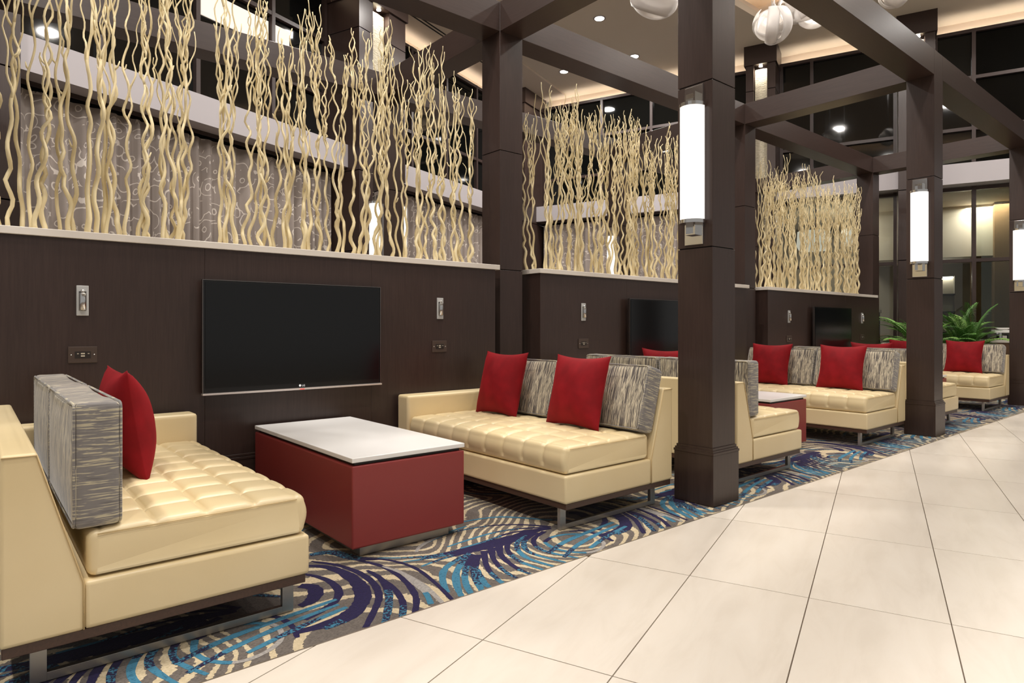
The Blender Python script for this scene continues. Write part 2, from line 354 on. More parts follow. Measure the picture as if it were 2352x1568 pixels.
# one repeat of the weave: (points, half width start/mid/end in m, colours along it: 1 navy 2 navy+blue 3 blue 4 silver)
WEAVE = [
 ([(1900,105),(1750,130),(1600,185),(1450,225),(1300,265),(1150,295),(900,335)], (.012,.05,.008), '11112'),
 ([(1280,285),(1050,345),(900,400)], (.02,.009,.006), '123'), ([(1280,275),(1000,330),(760,365)], (.02,.009,.006), '123'), ([(1280,268),(900,325),(560,335)], (.016,.008,.006), '123'),
 ([(1280,300),(1150,365),(1075,430),(1065,510),(1100,600)], (.018,.016,.012), '2333'), ([(1290,305),(1205,385),(1168,460),(1175,550),(1210,630)], (.018,.016,.012), '2333'),
 ([(1310,310),(1255,395),(1235,470),(1250,550),(1285,610)], (.018,.015,.013), '1233'), ([(1330,310),(1310,400),(1320,480),(1345,540),(1365,585)], (.022,.02,.012), '1223'),
 ([(1335,420),(1365,490),(1400,540),(1430,560)], (.008,.014,.01), '233'), ([(1385,280),(1395,370),(1430,440),(1490,500),(1530,530)], (.02,.012,.011), '1123'),
 ([(1440,255),(1452,330),(1500,400),(1570,455),(1640,490)], (.02,.012,.008), '1122'), ([(1500,225),(1508,300),(1560,360),(1650,420),(1745,460)], (.022,.014,.009), '1112'),
 ([(1610,185),(1562,245),(1590,310),(1680,370),(1850,430)], (.012,.014,.008), '1123'), ([(1720,160),(1642,215),(1650,280),(1730,340),(1920,400)], (.014,.014,.008), '2233'),
 ([(1790,140),(1702,195),(1700,260),(1780,310),(2020,370)], (.014,.014,.007), '1223'), ([(1850,130),(1772,185),(1780,240),(1880,290),(2110,335)], (.016,.013,.007), '1123'),
 ([(1900,95),(1700,80),(1500,82),(1300,105),(1100,150),(950,215)], (.012,.009,.006), '1123'), ([(1890,100),(1650,110),(1450,142),(1250,200),(1100,250)], (.012,.009,.007), '1233'),
 ([(1880,108),(1600,140),(1400,205),(1200,262)], (.012,.009,.007), '1123'),
 ([(0,460),(100,480),(200,520),(262,590),(240,660),(150,730),(0,810)], (.008,.017,.012), '1111'), ([(-60,395),(150,402),(300,450),(410,530),(450,620),(420,700),(330,770),(150,850),(-60,905)], (.008,.034,.018), '1111'),
 ([(50,362),(250,390),(420,450),(530,530),(572,620),(555,700),(470,870)], (.008,.016,.012), '1111'), ([(380,345),(600,400),(750,490),(830,580),(862,660),(850,760)], (.01,.014,.013), '1111'),
 ([(480,430),(580,490),(640,580),(650,680),(620,835)], (.008,.017,.014), '1122'), ([(590,495),(680,560),(740,640),(760,700),(752,790)], (.01,.014,.013), '1112'),
 ([(430,335),(650,352),(850,412),(1010,530),(1140,660)], (.008,.010,.009), '1111'), ([(-40,548),(60,560),(85,610),(40,670),(-40,705)], (.02,.03,.015), '111'), ([(150,880),(330,800),(430,720),(470,640)], (.012,.025,.006), '2111'),
 ([(600,400),(750,450),(850,530),(930,600),(975,690)], (.006,.014,.012), '4443'), ([(700,420),(880,520),(980,600),(1062,682)], (.006,.012,.010), '444'), ([(40,312),(200,292),(330,322),(430,340),(600,345)], (.02,.03,.006), '2221'),
 ([(1850,212),(1915,172),(2050,152),(2200,162),(2300,210),(2290,258),(2200,292),(2050,288),(1920,258),(1850,214)], (.012,.010,.012), '1334444333'), ([(2040,130),(2150,128),(2280,160),(2380,205)], (.008,.012,.008), '111'),
 ([(1250,90),(1050,160),(900,240),(860,290)], (.006,.012,.008), '3444'), ([(2380,60),(2200,130),(2000,215),(1880,300)], (.01,.016,.012), '3332'), ([(2420,80),(2260,150),(2100,240),(2000,330)], (.01,.014,.010), '3332'), ([(2480,90),(2330,170),(2200,260)], (.01,.014,.010), '323'),
 ([(900,180),(700,230),(520,260),(400,250)], (.008,.012,.006), '4433'), ([(2100,50),(1850,40),(1500,20),(1200,60)], (.008,.012,.006), '2333'),
]
def weave(dx, dy, rot=0.0, c=(2.1, 2.6), sk=None):
    for i, (P, w, col) in enumerate(WEAVE):
        Q = []
        for (a, b) in P:
            x, y = px(700+a/3.36, 1180+b/3.36)
            if rot: x, y = 2*c[0]-x, 2*c[1]-y
            Q.append((x+dx, y+dy))
        stroke(smooth(Q), lambda s: (w[0]+(w[1]-w[0])*sin(pi*min(.5, s)) if s < .5 else w[2]+(w[1]-w[2])*sin(pi*s)), lambda s: int(col[min(len(col)-1, int(s*len(col)))]))
for k in range(-1, 7):
    weave(1.62*k, 0.0 if k == 0 else 0.03)
    weave(1.62*k+.7, 1.02, 1)
    weave(1.62*k+.3, 2.2)
carpet = ob('carpet', new_mesh('carpet', cv, cf, mats=[M['carpet'], M['navy'], M['navy_blue'], M['blue'], M['silver']], idx=ci))
tag(carpet, 'taupe and cream swirl patterned carpet with navy and blue fans under the sofas', 'carpet')
tag(box('trim_1', -2.5, CXE, CE-0.006, CE, -0.008, 0.001, M['edge_metal']), kind='structure')

# ------------------------------------------------------------------ pergola columns and beams
CW, CP = 0.25, 3.87
CX = [3.43+CP*k for k in (-1, 0, 1, 2)]; CY = [2.22, 4.27, 6.28]; BZ0, BZ1 = 3.59, 3.84
def column_meshes():
    h = CW/2; bz = 0.0165
    S = lambda z0, z1: bm_mesh('shaft', prism_bm([(-h, -h), (h, -h), (h, h), (-h, h)], 'z', z0, z1, 0.0015, 1), M['wood_z'])
    base = bm_mesh('base', prism_bm([(-h-bz, -h-bz), (h+bz, -h-bz), (h+bz, h+bz), (-h-bz, h+bz)], 'z', 0, 0.308, 0.002, 1), M['wood_z'])
    mould = boxes_mesh('base_moulding', [(-h-.019, h+.019, -h-.019, h+.019, .308, .322), (-h-.013, h+.013, -h-.013, h+.013, .322, .334), (-h-.006, h+.006, -h-.006, h+.006, .334, .35)], M['wood_z'])
    core = boxes_mesh('joint_core', [(-h+.008, h-.008, -h+.008, h-.008, 1.55, 2.62)], M['joint'])
    return [('base', base), ('base_moulding', mould), ('shaft_panel', S(.35, 1.570)), ('shaft_panel', S(1.577, 2.583)), ('shaft_panel', S(2.590, BZ1)), ('joint_core', core)]
CM = column_meshes()
rown = ['front row beside the tile walkway', 'middle row at the television partitions', 'back row before the curtains']
ordn = ['out of frame at the left end of the', 'nearest to the camera in the', 'second along in the', 'farthest along in the']
for j, y in enumerate(CY):
    for i, x in enumerate(CX):
        if j == 0 and i == 0: continue
        c = thing('column', 'square dark wood pergola column, %s %s' % (ordn[i], rown[j]), 'column', (x+CW/2, y+CW/2, 0), 0, 'pergola columns')
        for nm, me in CM: ob(nm, me, c)
bn = ['first', 'second', 'third']
for j, y in enumerate(CY):
    for i in range(3):
        b = box('beam', CX[i]+CW+.001, CX[i+1]-.001, y, y+CW, BZ0, BZ1, M['wood_x'], None, 0.0015, 1)
        tag(b, 'long dark wood pergola beam, %s span of the %s' % (bn[i], rown[j]), 'beam', 'pergola beams')
for i, x in enumerate(CX):
    for j in range(2):
        b = box('beam', x, x+CW, CY[j]+CW+.001, CY[j+1]-.001, BZ0, BZ1, M['wood_y'], None, 0.0015, 1)
        tag(b, 'short dark wood cross beam above the column %s %s, running to the row behind' % (ordn[i], rown[j]), 'beam', 'pergola beams')

# ------------------------------------------------------------------ partitions with TVs, lights, outlets
WY, CAPZ = 4.17, 1.597
part_lbl = ['nearest dark wood partition with white cap behind the first pair of sofas', 'second dark wood partition with white cap behind the column with the big sconce', 'farthest dark wood partition with white cap behind the last sofas']
tvn = ['nearest wall mounted black television between two wall lamps', 'second black television, half hidden by the front column', 'farthest small looking black television on the last partition']
def plate_light(x, y, z, label):
    r = thing('reading_light', label, 'wall light', (x, y, z), 0, 'wall reading lights')
    bm = prism_bm([(-.028, -.081), (.028, -.081), (.028, .081), (-.028, .081)], 'y', -.008, 0, 0.003, 2)
    ob('back_plate', bm_mesh('back_plate', bm, M['nickel']), r)
    box('recess', -.0172, .0172, -.0086, -.006, -.054, .05, M['recess'], r)
    cy = ob('lamp_barrel', lathe('lamp_barrel', [(.0, -.052), (.0145, -.052), (.0168, -.049), (.0168, .036), (.0145, .04), (.0, .04)], M['chrome'], 20), r, (0, -.017, 0))
    ob('swivel', lathe('swivel', [(.0, -.012), (.008, -.009), (.0115, 0), (.008, .009), (0, .012)], M['chrome'], 14), r, (0, -.013, .05))
    return r
def outlet(x, y, z, label):
    r = thing('outlet_plate', label, 'outlet', (x, y, z), 0, 'charging outlets')
    bm = prism_bm([(-.066, -.044), (.066, -.044), (.066, .044), (-.066, .044)], 'y', -.007, 0, 0.003, 2)
    ob('cover_plate', bm_mesh('cover_plate', bm, M['plate']), r)
    s = box('socket', -.036, .036, -.0085, -.004, -.018, .018, M['socket'], r)
    for dz in (-.0065, .0065): box('usb_port', -.009, .009, -.0098, -.008, dz-.0035, dz+.0035, M['port'], s)
    for dx in (-.022, .026): box('socket_slot', dx-.004, dx+.004, -.0095, -.008, .004, .008, M['port'], s)
    for dx in (-.052, .052): ob('screw', lathe('screw', [(0, -.0005), (.003, -.0005), (.003, .001), (0, .001)], M['nickel'], 10, axis='y'), r, (dx, -.0075, 0))
    return r
for k in range(3):
    ox = CP*k; X0, X1 = -.07+ox, 3.30+ox
    p = thing('partition_wall', part_lbl[k], 'partition', ((X0+X1)/2, WY+.15, 0)); cx = (X0+X1)/2; cyy = WY+.15
    L = lambda nm, a, b, c, d, e, f, m, bev=0, par=p: box(nm, a-cx, b-cx, c-cyy, d-cyy, e, f, m, par, bev, 1)
    L('core', X0+.012, X1-.012, WY+.018, WY+.282, 0, 1.557, M['joint'])
    seams = [X0, 1.08+ox, 2.18+ox, X1]
    for s in range(3): L('panel', seams[s]+(0.0004 if s else 0), seams[s+1]-.0004, WY, WY+.018, .30, 1.557, M['wood_z'], .001)
    for s in range(3): L('panel', seams[s]+(0.0004 if s else 0), seams[s+1]-.0004, WY+.282, WY+.30, .30, 1.557, M['wood_z'], .001)
    L('end_panel', X0, X0+.0115, WY+.0185, WY+.2815, .30, 1.557, M['wood_z']); L('end_panel', X1-.0115, X1, WY+.0185, WY+.2815, .30, 1.557, M['wood_z'])
    L('baseboard', X0-.012, X1+.012, WY-.014, WY+.314, 0, .265, M['wood_x'], .002)
    L('baseboard_moulding', X0-.016, X1+.016, WY-.018, WY+.318, .265, .282, M['wood_x'], .002); L('baseboard_moulding', X0-.008, X1+.008, WY-.009, WY+.309, .282, .30, M['wood_x'], .003)
    L('cap', X0-.014, X1+.04, WY-.014, WY+.314, 1.557, CAPZ, M['stone_cap'], .0025)
    # television
    tx0, tx1, tz0, tz1, ty = 1.052+ox, 2.212+ox, .692, 1.363, 4.10
    tv = thing('television', tvn[k], 'television', ((tx0+tx1)/2, ty, tz0), 0, 'partition televisions'); w2 = (tx1-tx0)/2; hh = tz1-tz0
    box('housing', -w2, w2, .004, .032, 0, hh, M['bezel'], tv, .003)
    box('screen', -w2+.012, w2-.012, 0, .0045, .03, hh-.012, M['screen'], tv)
    ob('edge_frame', boxes_mesh('edge_frame', [(-w2-.003, -w2, .001, .03, 0, hh), (w2, w2+.003, .001, .03, 0, hh), (-w2-.003, w2+.003, .001, .03, hh, hh+.003)], M['tv_edge']), tv)
    box('bottom_bar', -w2-.004, w2+.01, -.006, .03, -.013, -.001, M['tv_bar'], tv, .002)
    box('wall_bracket', -.2, .2, .032, WY-ty, .2, .5, M['black'], tv)
    if k < 2:
        cu = bpy.data.curves.new('brand_text', 'FONT'); cu.body = 'LG'; cu.size = .017; cu.extrude = .0004
        tmp = bpy.data.objects.new('tmp', cu); COL.objects.link(tmp); bpy.context.view_layer.update()
        me = bpy.data.meshes.new_from_object(tmp.evaluated_get(bpy.context.evaluated_depsgraph_get())); bpy.data.objects.remove(tmp)
        me.materials.clear(); me.materials.append(M['logo']); ob('logo_lettering', me, tv, (.016, .002, .008), (pi/2, 0, 0))
        ob('logo_emblem', lathe('logo_emblem', [(0, -.0006), (.0075, -.0006), (.0075, .0006), (0, .0006)], M['logo'], 20, axis='y'), tv, (.004, .003, .0145))
        box('standby_light', 0.0, .03, -.0068, -.005, -.011, -.006, M['led_red'], tv)
    nm = ['nearest', 'middle', 'farthest'][k]
    plate_light(.466+ox, WY, 1.226, 'chrome wall reading light left of the %s television' % nm); plate_light(2.757+ox, WY, 1.228, 'chrome wall reading light right of the %s television' % nm)
    outlet(.467+ox, WY, .935, 'brown charging outlet plate left of the %s television' % nm); outlet(2.752+ox, WY, .937, 'brown charging outlet plate right of the %s television' % nm)

# ------------------------------------------------------------------ sconces on the columns
def sconce_proto():
    r = thing('wall_sconce', 'x', 'wall sconce', (0, 0, 0), 0, 'column sconces')      # mounted on a face whose outward normal is -x
    box('back_plate', -.012, 0, -.066, .066, 1.592, 2.572, M['chrome'], r, .002)
    for z0, z1 in ((2.455, 2.525), (1.65, 1.72)):
        zz = (z1-.008, z1) if z0 > 2 else (z0, z0+.008)
        ob('bracket', boxes_mesh('bracket', [(-.05, -.012, -.036, -.030, z0, z1), (-.05, -.012, .030, .036, z0, z1), (-.05, -.012, -.030, .030, *zz)], M['chrome']), r)
    def half(w, d, z0, z1, m, nm):
        pts = [(-.0125-d*sin(pi*i/24), w*cos(pi*i/24)) for i in range(25)]
        me = bm_mesh(nm, prism_bm(pts, 'z', z0, z1), m); ob(nm, me, r)
    half(.0785, .088, 1.742, 2.433, M['frost'], 'glass_shade')
    half(.083, .093, 2.433, 2.455, M['chrome'], 'end_band'); half(.083, .093, 1.72, 1.742, M['chrome'], 'end_band')
    return r
sp = sconce_proto()
SC = [(CX[1], CY[0]+CW/2, 0, 'large lit glass tube sconce on the nearest front column'), (CX[2], CY[0]+CW/2, 0, 'lit glass tube sconce on the second front column'),
      (CX[3], CY[0]+CW/2, 0, 'lit glass tube sconce on the column at the right edge'), (CX[1], CY[2]+CW/2, 0, 'lit sconce behind the nearest branches, on the left side of the back column'),
      (CX[1]+CW, CY[2]+CW/2, pi, 'lit sconce behind the nearest branches, on the right side of the back column'), (CX[2], CY[2]+CW/2, 0, 'lit sconce behind the middle branches')]
for i, (x, y, rz, lb) in enumerate(SC):
    s = sp if i == 0 else copy_tree(sp)
    s.location = (x, y, 0); s.rotation_euler = (0, 0, rz); s['label'] = lb

# ------------------------------------------------------------------ sofas
SL, SD = 1.73, 0.915
def flipm(me, fl):
    if fl < 0:
        me.transform(Matrix.Scale(-1, 4, (1, 0, 0))); me.flip_normals()
    return me
def tufted(x0, x1, y0, y1, z0, z1, cell, A=0.022, r=0.028):
    prof = []                                        # (x, z, nx, nz, kind, t)
    def arcp(cx, cz, a0, a1, k, n=5):
        for i in range(n+1):
            a = a0+(a1-a0)*i/n; prof.append((cx+r*cos(a), cz+r*sin(a), cos(a), sin(a), k, 0))
    prof.append((x0+r, z0, 0, -1, 'b', 0)); prof.append((x1-r, z0, 0, -1, 'b', 0))
    arcp(x1-r, z0+r, -pi/2, 0, 'c'); 
    for i in range(1, 8): prof.append((x1, z0+r+(z1-z0-2*r)*i/8, 1, 0, 'f', i/8))
    arcp(x1-r, z1-r, 0, pi/2, 'e')
    nx = 84
    for i in range(1, nx): prof.append((x1-r-(x1-x0-2*r)*i/nx, z1, 0, 1, 't', i/nx))
    arcp(x0+r, z1-r, pi/2, pi, 'c'); arcp(x0+r, z0+r, pi, 3*pi/2, 'c')
    ny = 230; Ly = y1-y0; ys = [0, .004, .010, .018]+[r+(Ly-2*r)*i/ny for i in range(ny+1)]+[Ly-.018, Ly-.010, Ly-.004, Ly]
    V, Fc = [], []; np_ = len(prof); ncx = max(1, round((x1-x0)/cell)); ncy = max(1, round(Ly/cell))
    for y in ys:
        d = min(y, Ly-y); ins = 0 if d >= r else r-sqrt(max(0, r*r-(r-d)**2))
        fy = (y*ncy/Ly) % 1; dy_ = min(fy, 1-fy)*Ly/ncy; gy = 1-math.exp(-dy_/.014) if d > r else .85
        ey = min(1, d/0.09)
        for (x, z, nx_, nz, k, t) in prof:
            o = -ins
            if k == 't':
                fx = (t*ncx) % 1; gx = 1-math.exp(-min(fx, 1-fx)*(x1-x0)/ncx/.014)
                o += A*(min(gx, gy)*.8+gx*gy*.2-0.8)*(0.35+0.65*ey)+0.018*sin(pi*min(1, y/Ly))**0.5*sin(pi*t)**0.5
            elif k in 'fe': o += A*0.75*(gy-0.85)*ey+(0.010*sin(pi*t) if k == 'f' else 0)
            V.append((x+nx_*o, y0+y, z+nz*o))
    m = len(ys)
    for j in range(m-1):
        for i in range(np_):
            Fc.append((j*np_+i, j*np_+(i+1) % np_, (j+1)*np_+(i+1) % np_, (j+1)*np_+i))
    Fc.append(tuple(range(np_))); Fc.append(tuple((m-1)*np_+i for i in range(np_))[::-1])
    me = new_mesh('seat_cushion', V, Fc, M['leather'], True)
    bm = bmesh.new(); bm.from_mesh(me); bmesh.ops.recalc_face_normals(bm, faces=bm.faces); bm.to_mesh(me); bm.free()
    return me
def soft(name, bm, mat, fl, smooth=True):
    me = bm_mesh(name, bm, mat, False)
    if smooth: me.polygons.foreach_set('use_smooth', [p.area < 0.02 for p in me.polygons])
    return flipm(me, fl)
def loop_tube(pts, r, name, mat):
    V, Fc = tube_geo([Vector(p) for p in pts], [r]*len(pts), 6); return new_mesh(name, V, Fc, mat, True)
def sofa_meshes(fl):
    B = lambda x0, x1, y0, y1, z0, z1, b, s=3: prism_bm([(x0, y0), (x1, y0), (x1, y1), (x0, y1)], 'z', z0, z1, b, s)
    P = []
    P.append(('base', soft('base', B(.205, SD, 0, SL-.148, .155, .302, .014), M['leather'], fl)))
    P.append(('backrest', soft('backrest', prism_bm([(0, .155), (.205, .155), (.205, .30), (.088, .712), (0, .712)], 'y', 0, SL-.148, .012, 3), M['leather'], fl)))
    P.append(('arm', soft('arm', B(0, SD+.004, SL-.146, SL, .155, .598, .022, 4), M['leather'], fl)))
    P.append(('seat_cushion', flipm(tufted(.212, SD-.008, .012, SL-.156, .305, .452, .175), fl)))
    P.append(('plinth', soft('plinth', B(.006, SD-.012, .01, SL-.01, .122, .155, .002, 1), M['plinth'], fl, False)))
    for y in (.075, SL-.115):
        P.append(('leg_frame', flipm(boxes_mesh('leg_frame', [(.075, .117, y, y+.022, .0, .122), (.84, .882, y, y+.022, .0, .122), (.117, .84, y, y+.022, .0, .026)], M['steel'], .001), fl)))
    seam = [(.203, -.001, .158), (.203, -.001, .30), (.087, -.001, .705), (.004, -.001, .705)]
    P.append(('piping', flipm(loop_tube(seam, .0024, 'piping', M['stitch']), fl)))
    cs = [(.24, .0115, .4385), (.5, .0115, .4385), (SD-.045, .0115, .4385)]
    P.append(('cushion_welt', flipm(loop_tube(cs, .0020, 'cushion_welt', M['stitch']), fl)))
    return P
SM = {1: sofa_meshes(1), -1: sofa_meshes(-1)}
SOFA = [(.065, 2.365, 1, 'gold leather bench sofa seen from its end at the left edge'), (3.29, 2.41, -1, 'gold leather bench sofa beside the near red table, with two red pillows in full view'),
        (3.955, 2.37, 1, 'gold leather bench sofa partly hidden behind the nearest front column'), (7.10, 2.41, -1, 'gold leather bench sofa between the two front columns with two red pillows'),
        (7.68, 2.37, 1, 'gold leather bench sofa mostly hidden behind the second front column'), (10.905, 2.41, -1, 'farthest gold leather bench sofa beside the palms')]
for x, y, fl, lb in SOFA:
    s = thing('bench_sofa', lb, 'sofa', (x, y, 0), 0, 'gold leather sofas')
    for nm, me in SM[fl]: ob(nm, me, s)

# streaky box cushions
def box_cushion(tx, ly, hz, r=.02, bulge=.014):
    bm = bmesh.new(); bmesh.ops.create_cube(bm, size=2); bmesh.ops.subdivide_edges(bm, edges=bm.edges[:], cuts=13, use_grid_fill=True)
    D = (tx/2, ly/2, hz/2)
    for v in bm.verts:
        p = [0, 0, 0]
        for i in range(3):
            u = max(-1, min(1, v.co[i])); p[i] = D[i]*(u*(1.35-.35*u*u) if abs(u) < 1 else u)
        core = [max(-(D[i]-r), min(D[i]-r, p[i])) for i in range(3)]
        d = Vector([p[i]-core[i] for i in range(3)])
        if d.length > 1e-6: d = d.normalized()*r
        q = Vector(core)+d
        b = bulge*(1-(p[1]/D[1])**2)*(1-(p[2]/D[2])**2); q.x += b*(1 if p[0] > 0 else -1)*abs(p[0]/D[0])
        q.z += 0.006*noise.noise(Vector((p[0]*9, p[1]*7, 3.1)))*(1 if p[2] > 0 else 0)-(0.012*(1-(p[1]/D[1])**2) if p[2] > D[2]*.7 else 0)
        v.co = q
    me = bm_mesh('box_cushion', bm, smooth=True, mats=[M['zebra'], M['zebra_end'], M['zebra_top']])
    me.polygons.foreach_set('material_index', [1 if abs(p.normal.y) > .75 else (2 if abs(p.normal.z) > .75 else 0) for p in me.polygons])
    return me
BC = box_cushion(.128, .77, .395); BCp = []
for sx in (-1, 1):
    x, y, z, r = sx*.062, .378, .190, .02
    pts = []
    for cy_, cz_, a0 in ((y-r, z-r, 0), (-y+r, z-r, pi/2), (-y+r, -z+r, pi), (y-r, -z+r, 3*pi/2)):
        for i in range(5): a = a0+pi/2*i/4; pts.append((x, cy_+r*cos(a), cz_+r*sin(a)))
    pts.append(pts[0]); BCp.append(loop_tube(pts, .0042, 'piping', M['zebra_end']))
def back_cushion(cx, cy, lean, label, zc=.654):
    c = ob('back_cushion', BC, None, (cx, cy, zc), (0, lean, 0)); tag(c, label, 'cushion', 'streaky grey back cushions')
    for me in BCp: ob('piping', me, c)
sl = ['leftmost sofa at the frame edge', 'sofa right of the near red table', 'sofa behind the nearest column', 'sofa between the two front columns', 'sofa behind the second column', 'farthest sofa by the palms']
for i, (x, y, fl, lb) in enumerate(SOFA):
    lean = 0.0 if fl > 0 else radians(16)
    for j in range(2):
        yy = y+.4+.785*j
        cx = x+(.242 if fl > 0 else -.19)
        back_cushion(cx, yy, lean*(-fl), 'grey streaked cushion at the %s end of the %s' % (('aisle', 'wall')[j], sl[i]), .654 if fl > 0 else .652)

# red velvet pillows
def pillow_mesh(seed):
    n = 22; V, Fc = [], []; a = .232; T = .098; rr = random.Random(seed)
    def P(u, v, s):
        e = 0.10; uu = u*(1-e*(1-v*v)); vv = v*(1-e*(1-u*u))
        th = T*max(0, (1-u**4)*(1-v**4))**.55*(0.55+0.45*(1-u*u)*(1-v*v))
        wv = .006*noise.noise(Vector((u*2.2+seed, v*2.2, s*1.0)))
        return (s*(th+.002)+wv*(1-abs(u))*(1-abs(v))*2, uu*a, vv*a)
    for s in (1, -1):
        for j in range(n+1):
            for i in range(n+1): V.append(P(-1+2*i/n, -1+2*j/n, s))
    N = (n+1)**2
    for s in (0, 1):
        for j in range(n):
            for i in range(n):
                q = [s*N+j*(n+1)+i, s*N+j*(n+1)+i+1, s*N+(j+1)*(n+1)+i+1, s*N+(j+1)*(n+1)+i]; Fc.append(q if s == 0 else q[::-1])
    E_ = [j for j in range(n)]+[n+(n+1)*j for j in range(n)]+[(n+1)*n+n-j for j in range(n)]+[(n+1)*(n-j) for j in range(n)]
    for k in range(len(E_)):
        i0, i1 = E_[k], E_[(k+1) % len(E_)]; Fc.append((i0, N+i0, N+i1, i1))
    me = new_mesh('pillow', V, Fc, M['velvet'], True)
    bm = bmesh.new(); bm.from_mesh(me); bmesh.ops.recalc_face_normals(bm, faces=bm.faces); bm.to_mesh(me); bm.free()
    return me
PM = [pillow_mesh(s) for s in range(3)]
def pillow(cx, cy, lean, label, k=0, rz=0, zc=.682, roll=0):
    p = ob('throw_pillow', PM[k], None, (cx, cy, zc), (roll, lean, rz)); tag(p, label, 'pillow', 'red velvet pillows')
pillow(.51, 3.165, radians(-9), 'red velvet pillow seen edge on, on the leftmost sofa', 1)
pillow(2.915, 2.855, radians(14), 'red velvet pillow nearest the aisle on the sofa right of the near red table', 0)
pillow(2.915, 3.615, radians(14), 'red velvet pillow nearest the wall on the sofa right of the near red table', 2)
pillow(4.37, 3.25, radians(-9), 'red velvet pillow with only its top showing above the sofa behind the nearest column', 1)
pillow(6.72, 2.87, radians(14), 'red velvet pillow nearest the aisle on the sofa between the two front columns', 2)
pillow(6.72, 3.63, radians(14), 'red velvet pillow nearest the wall on the sofa between the two front columns', 0)
pillow(8.10, 3.10, radians(-9), 'red velvet pillow peeking over the sofa back beside the second column', 1)
pillow(10.52, 2.84, radians(14), 'red velvet pillow on the farthest sofa, in full view right of the second column', 2)
pillow(10.52, 3.58, radians(14), 'red velvet pillow on the farthest sofa, half behind the second column', 0)

# red box tables
for k in range(3):
    tx = 1.672+3.80*k
    t_ = thing('cocktail_table', ['white topped dark red box table nearest the camera', 'white topped dark red box table between the column and the second pair of sofas', 'farthest white topped red box table, glimpsed beside the second column'][k], 'table', (tx, 3.445, 0), 0, 'red box tables')
    a, b = .318, .668
    ob('body', (lambda bm: (lambda me: (me.polygons.foreach_set('use_smooth', [p.area < .01 for p in me.polygons]), me)[1])(bm_mesh('body', bm, M['oxblood'])))(prism_bm([(-a, -b), (a, -b), (a, b), (-a, b)], 'z', .050, .436, .009, 3)), t_)
    box('shadow_gap', -a+.02, a-.02, -b+.02, b-.02, .436, .452, M['black'], t_)
    box('top', -a-.001, a+.001, -b-.001, b+.001, .452, .474, M['white_top'], t_, .003, 2)
    box('foot_plinth', -a+.06, a-.07, -b+.045, b-.045, 0, .05, M['steel'], t_)

# ------------------------------------------------------------------ curly willow branches
def willow(seed):
    r = random.Random(seed); V, Fc = [], []
    def stem(p, d, ln, r0, r1, amp, lam):
        n = int(ln/.026); pts, rad = [], []; A1 = [r.uniform(0, 6.3), r.uniform(0, 6.3)]; sd = r.uniform(0, 90); off0 = None
        st = ln/n; wx, wy = r.uniform(-1, 1), r.uniform(-1, 1)
        for i in range(n+1):
            s = i*st
            for c in (0, 1): A1[c] += 2*pi*st/(lam*(1+.12*c)*(1+.75*noise.noise(Vector((s*5.5, sd, c*7.7)))))
            am = amp*(.55+1.1*abs(noise.noise(Vector((s*4, sd, 3.3)))))
            wn_ = Vector((noise.noise(Vector((s*1.7, sd, 11.1))), noise.noise(Vector((s*1.7, sd, 17.7))), 0))*.055
            off = Vector((am*sin(A1[0]), am*.8*sin(A1[1]), 0))+wn_
            if off0 is None: off0 = off
            pts.append(p+d*s+(off-off0)); u = s/ln; rad.append((r0+(r1-r0)*u**.8)*(1+.16*noise.noise(Vector((s*22, sd, 5)))))
        tube_geo(pts, rad, 6, V, Fc); return pts
    h = r.uniform(1.42, 1.62)
    m = stem(Vector((0, 0, 0)), Vector((r.uniform(-.03, .03), r.uniform(-.03, .03), 1)).normalized(), h, r.uniform(.0105, .0155), .0036, r.uniform(.011, .018), r.uniform(.17, .25))
    for b in range(r.choice([1, 2, 3, 4])):
        i = int(len(m)*r.uniform(.3, .9)); a = r.uniform(0, 6.3); ln = min(r.uniform(.25, .7), h*1.03-m[i].z)
        if ln < .12: continue
        stem(m[i], Vector((cos(a)*.16, sin(a)*.13, 1)).normalized(), ln, .0062, .0028, r.uniform(.009, .015), r.uniform(.13, .2))
    for b in range(r.choice([0, 1, 1])):
        i = int(len(m)*r.uniform(.2, .7)); a = r.uniform(0, 6.3)
        tube_geo([m[i], m[i]+Vector((cos(a)*.02, sin(a)*.02, .015)), m[i]+Vector((cos(a)*.03, sin(a)*.03, .04))], [.006, .005, .003], 5, V, Fc)
    return new_mesh('willow_branch', V, Fc, M['willow'], True)
WM = [willow(100+i) for i in range(26)]
wn = ['nearest', 'middle', 'farthest']
def branches(k, x0, x1, n, gaps=()):
    rr = random.Random(40+k); c = 0
    while c < n:
        x = x0+(x1-x0)*((c+rr.uniform(-.45, .45)+.5)/n)
        for g0, g1 in gaps:
            if g0 < x < g1: x = g1+rr.uniform(0, .12) if x > (g0+g1)/2 else g0-rr.uniform(0, .12)
        o = ob('willow_branch', WM[rr.randrange(len(WM))], None, (x, WY+rr.uniform(.075, .235), CAPZ), (rr.uniform(-.02, .02), rr.uniform(-.025, .025), rr.uniform(0, 6.3)))
        s = rr.uniform(.9, 1.08)*(1.16 if k == 0 and x < 1.3 else 1); o.scale = (1, 1, s)
        tag(o, 'curly peeled willow branch standing on the white cap of the %s partition' % wn[k], 'branch', 'willow branches on the %s partition' % wn[k]); c += 1
branches(0, 0.02, 3.22, 78, [(1.05, 1.17)])
branches(1, 3.84, 6.35, 72)
branches(2, 7.70, 10.72, 88)

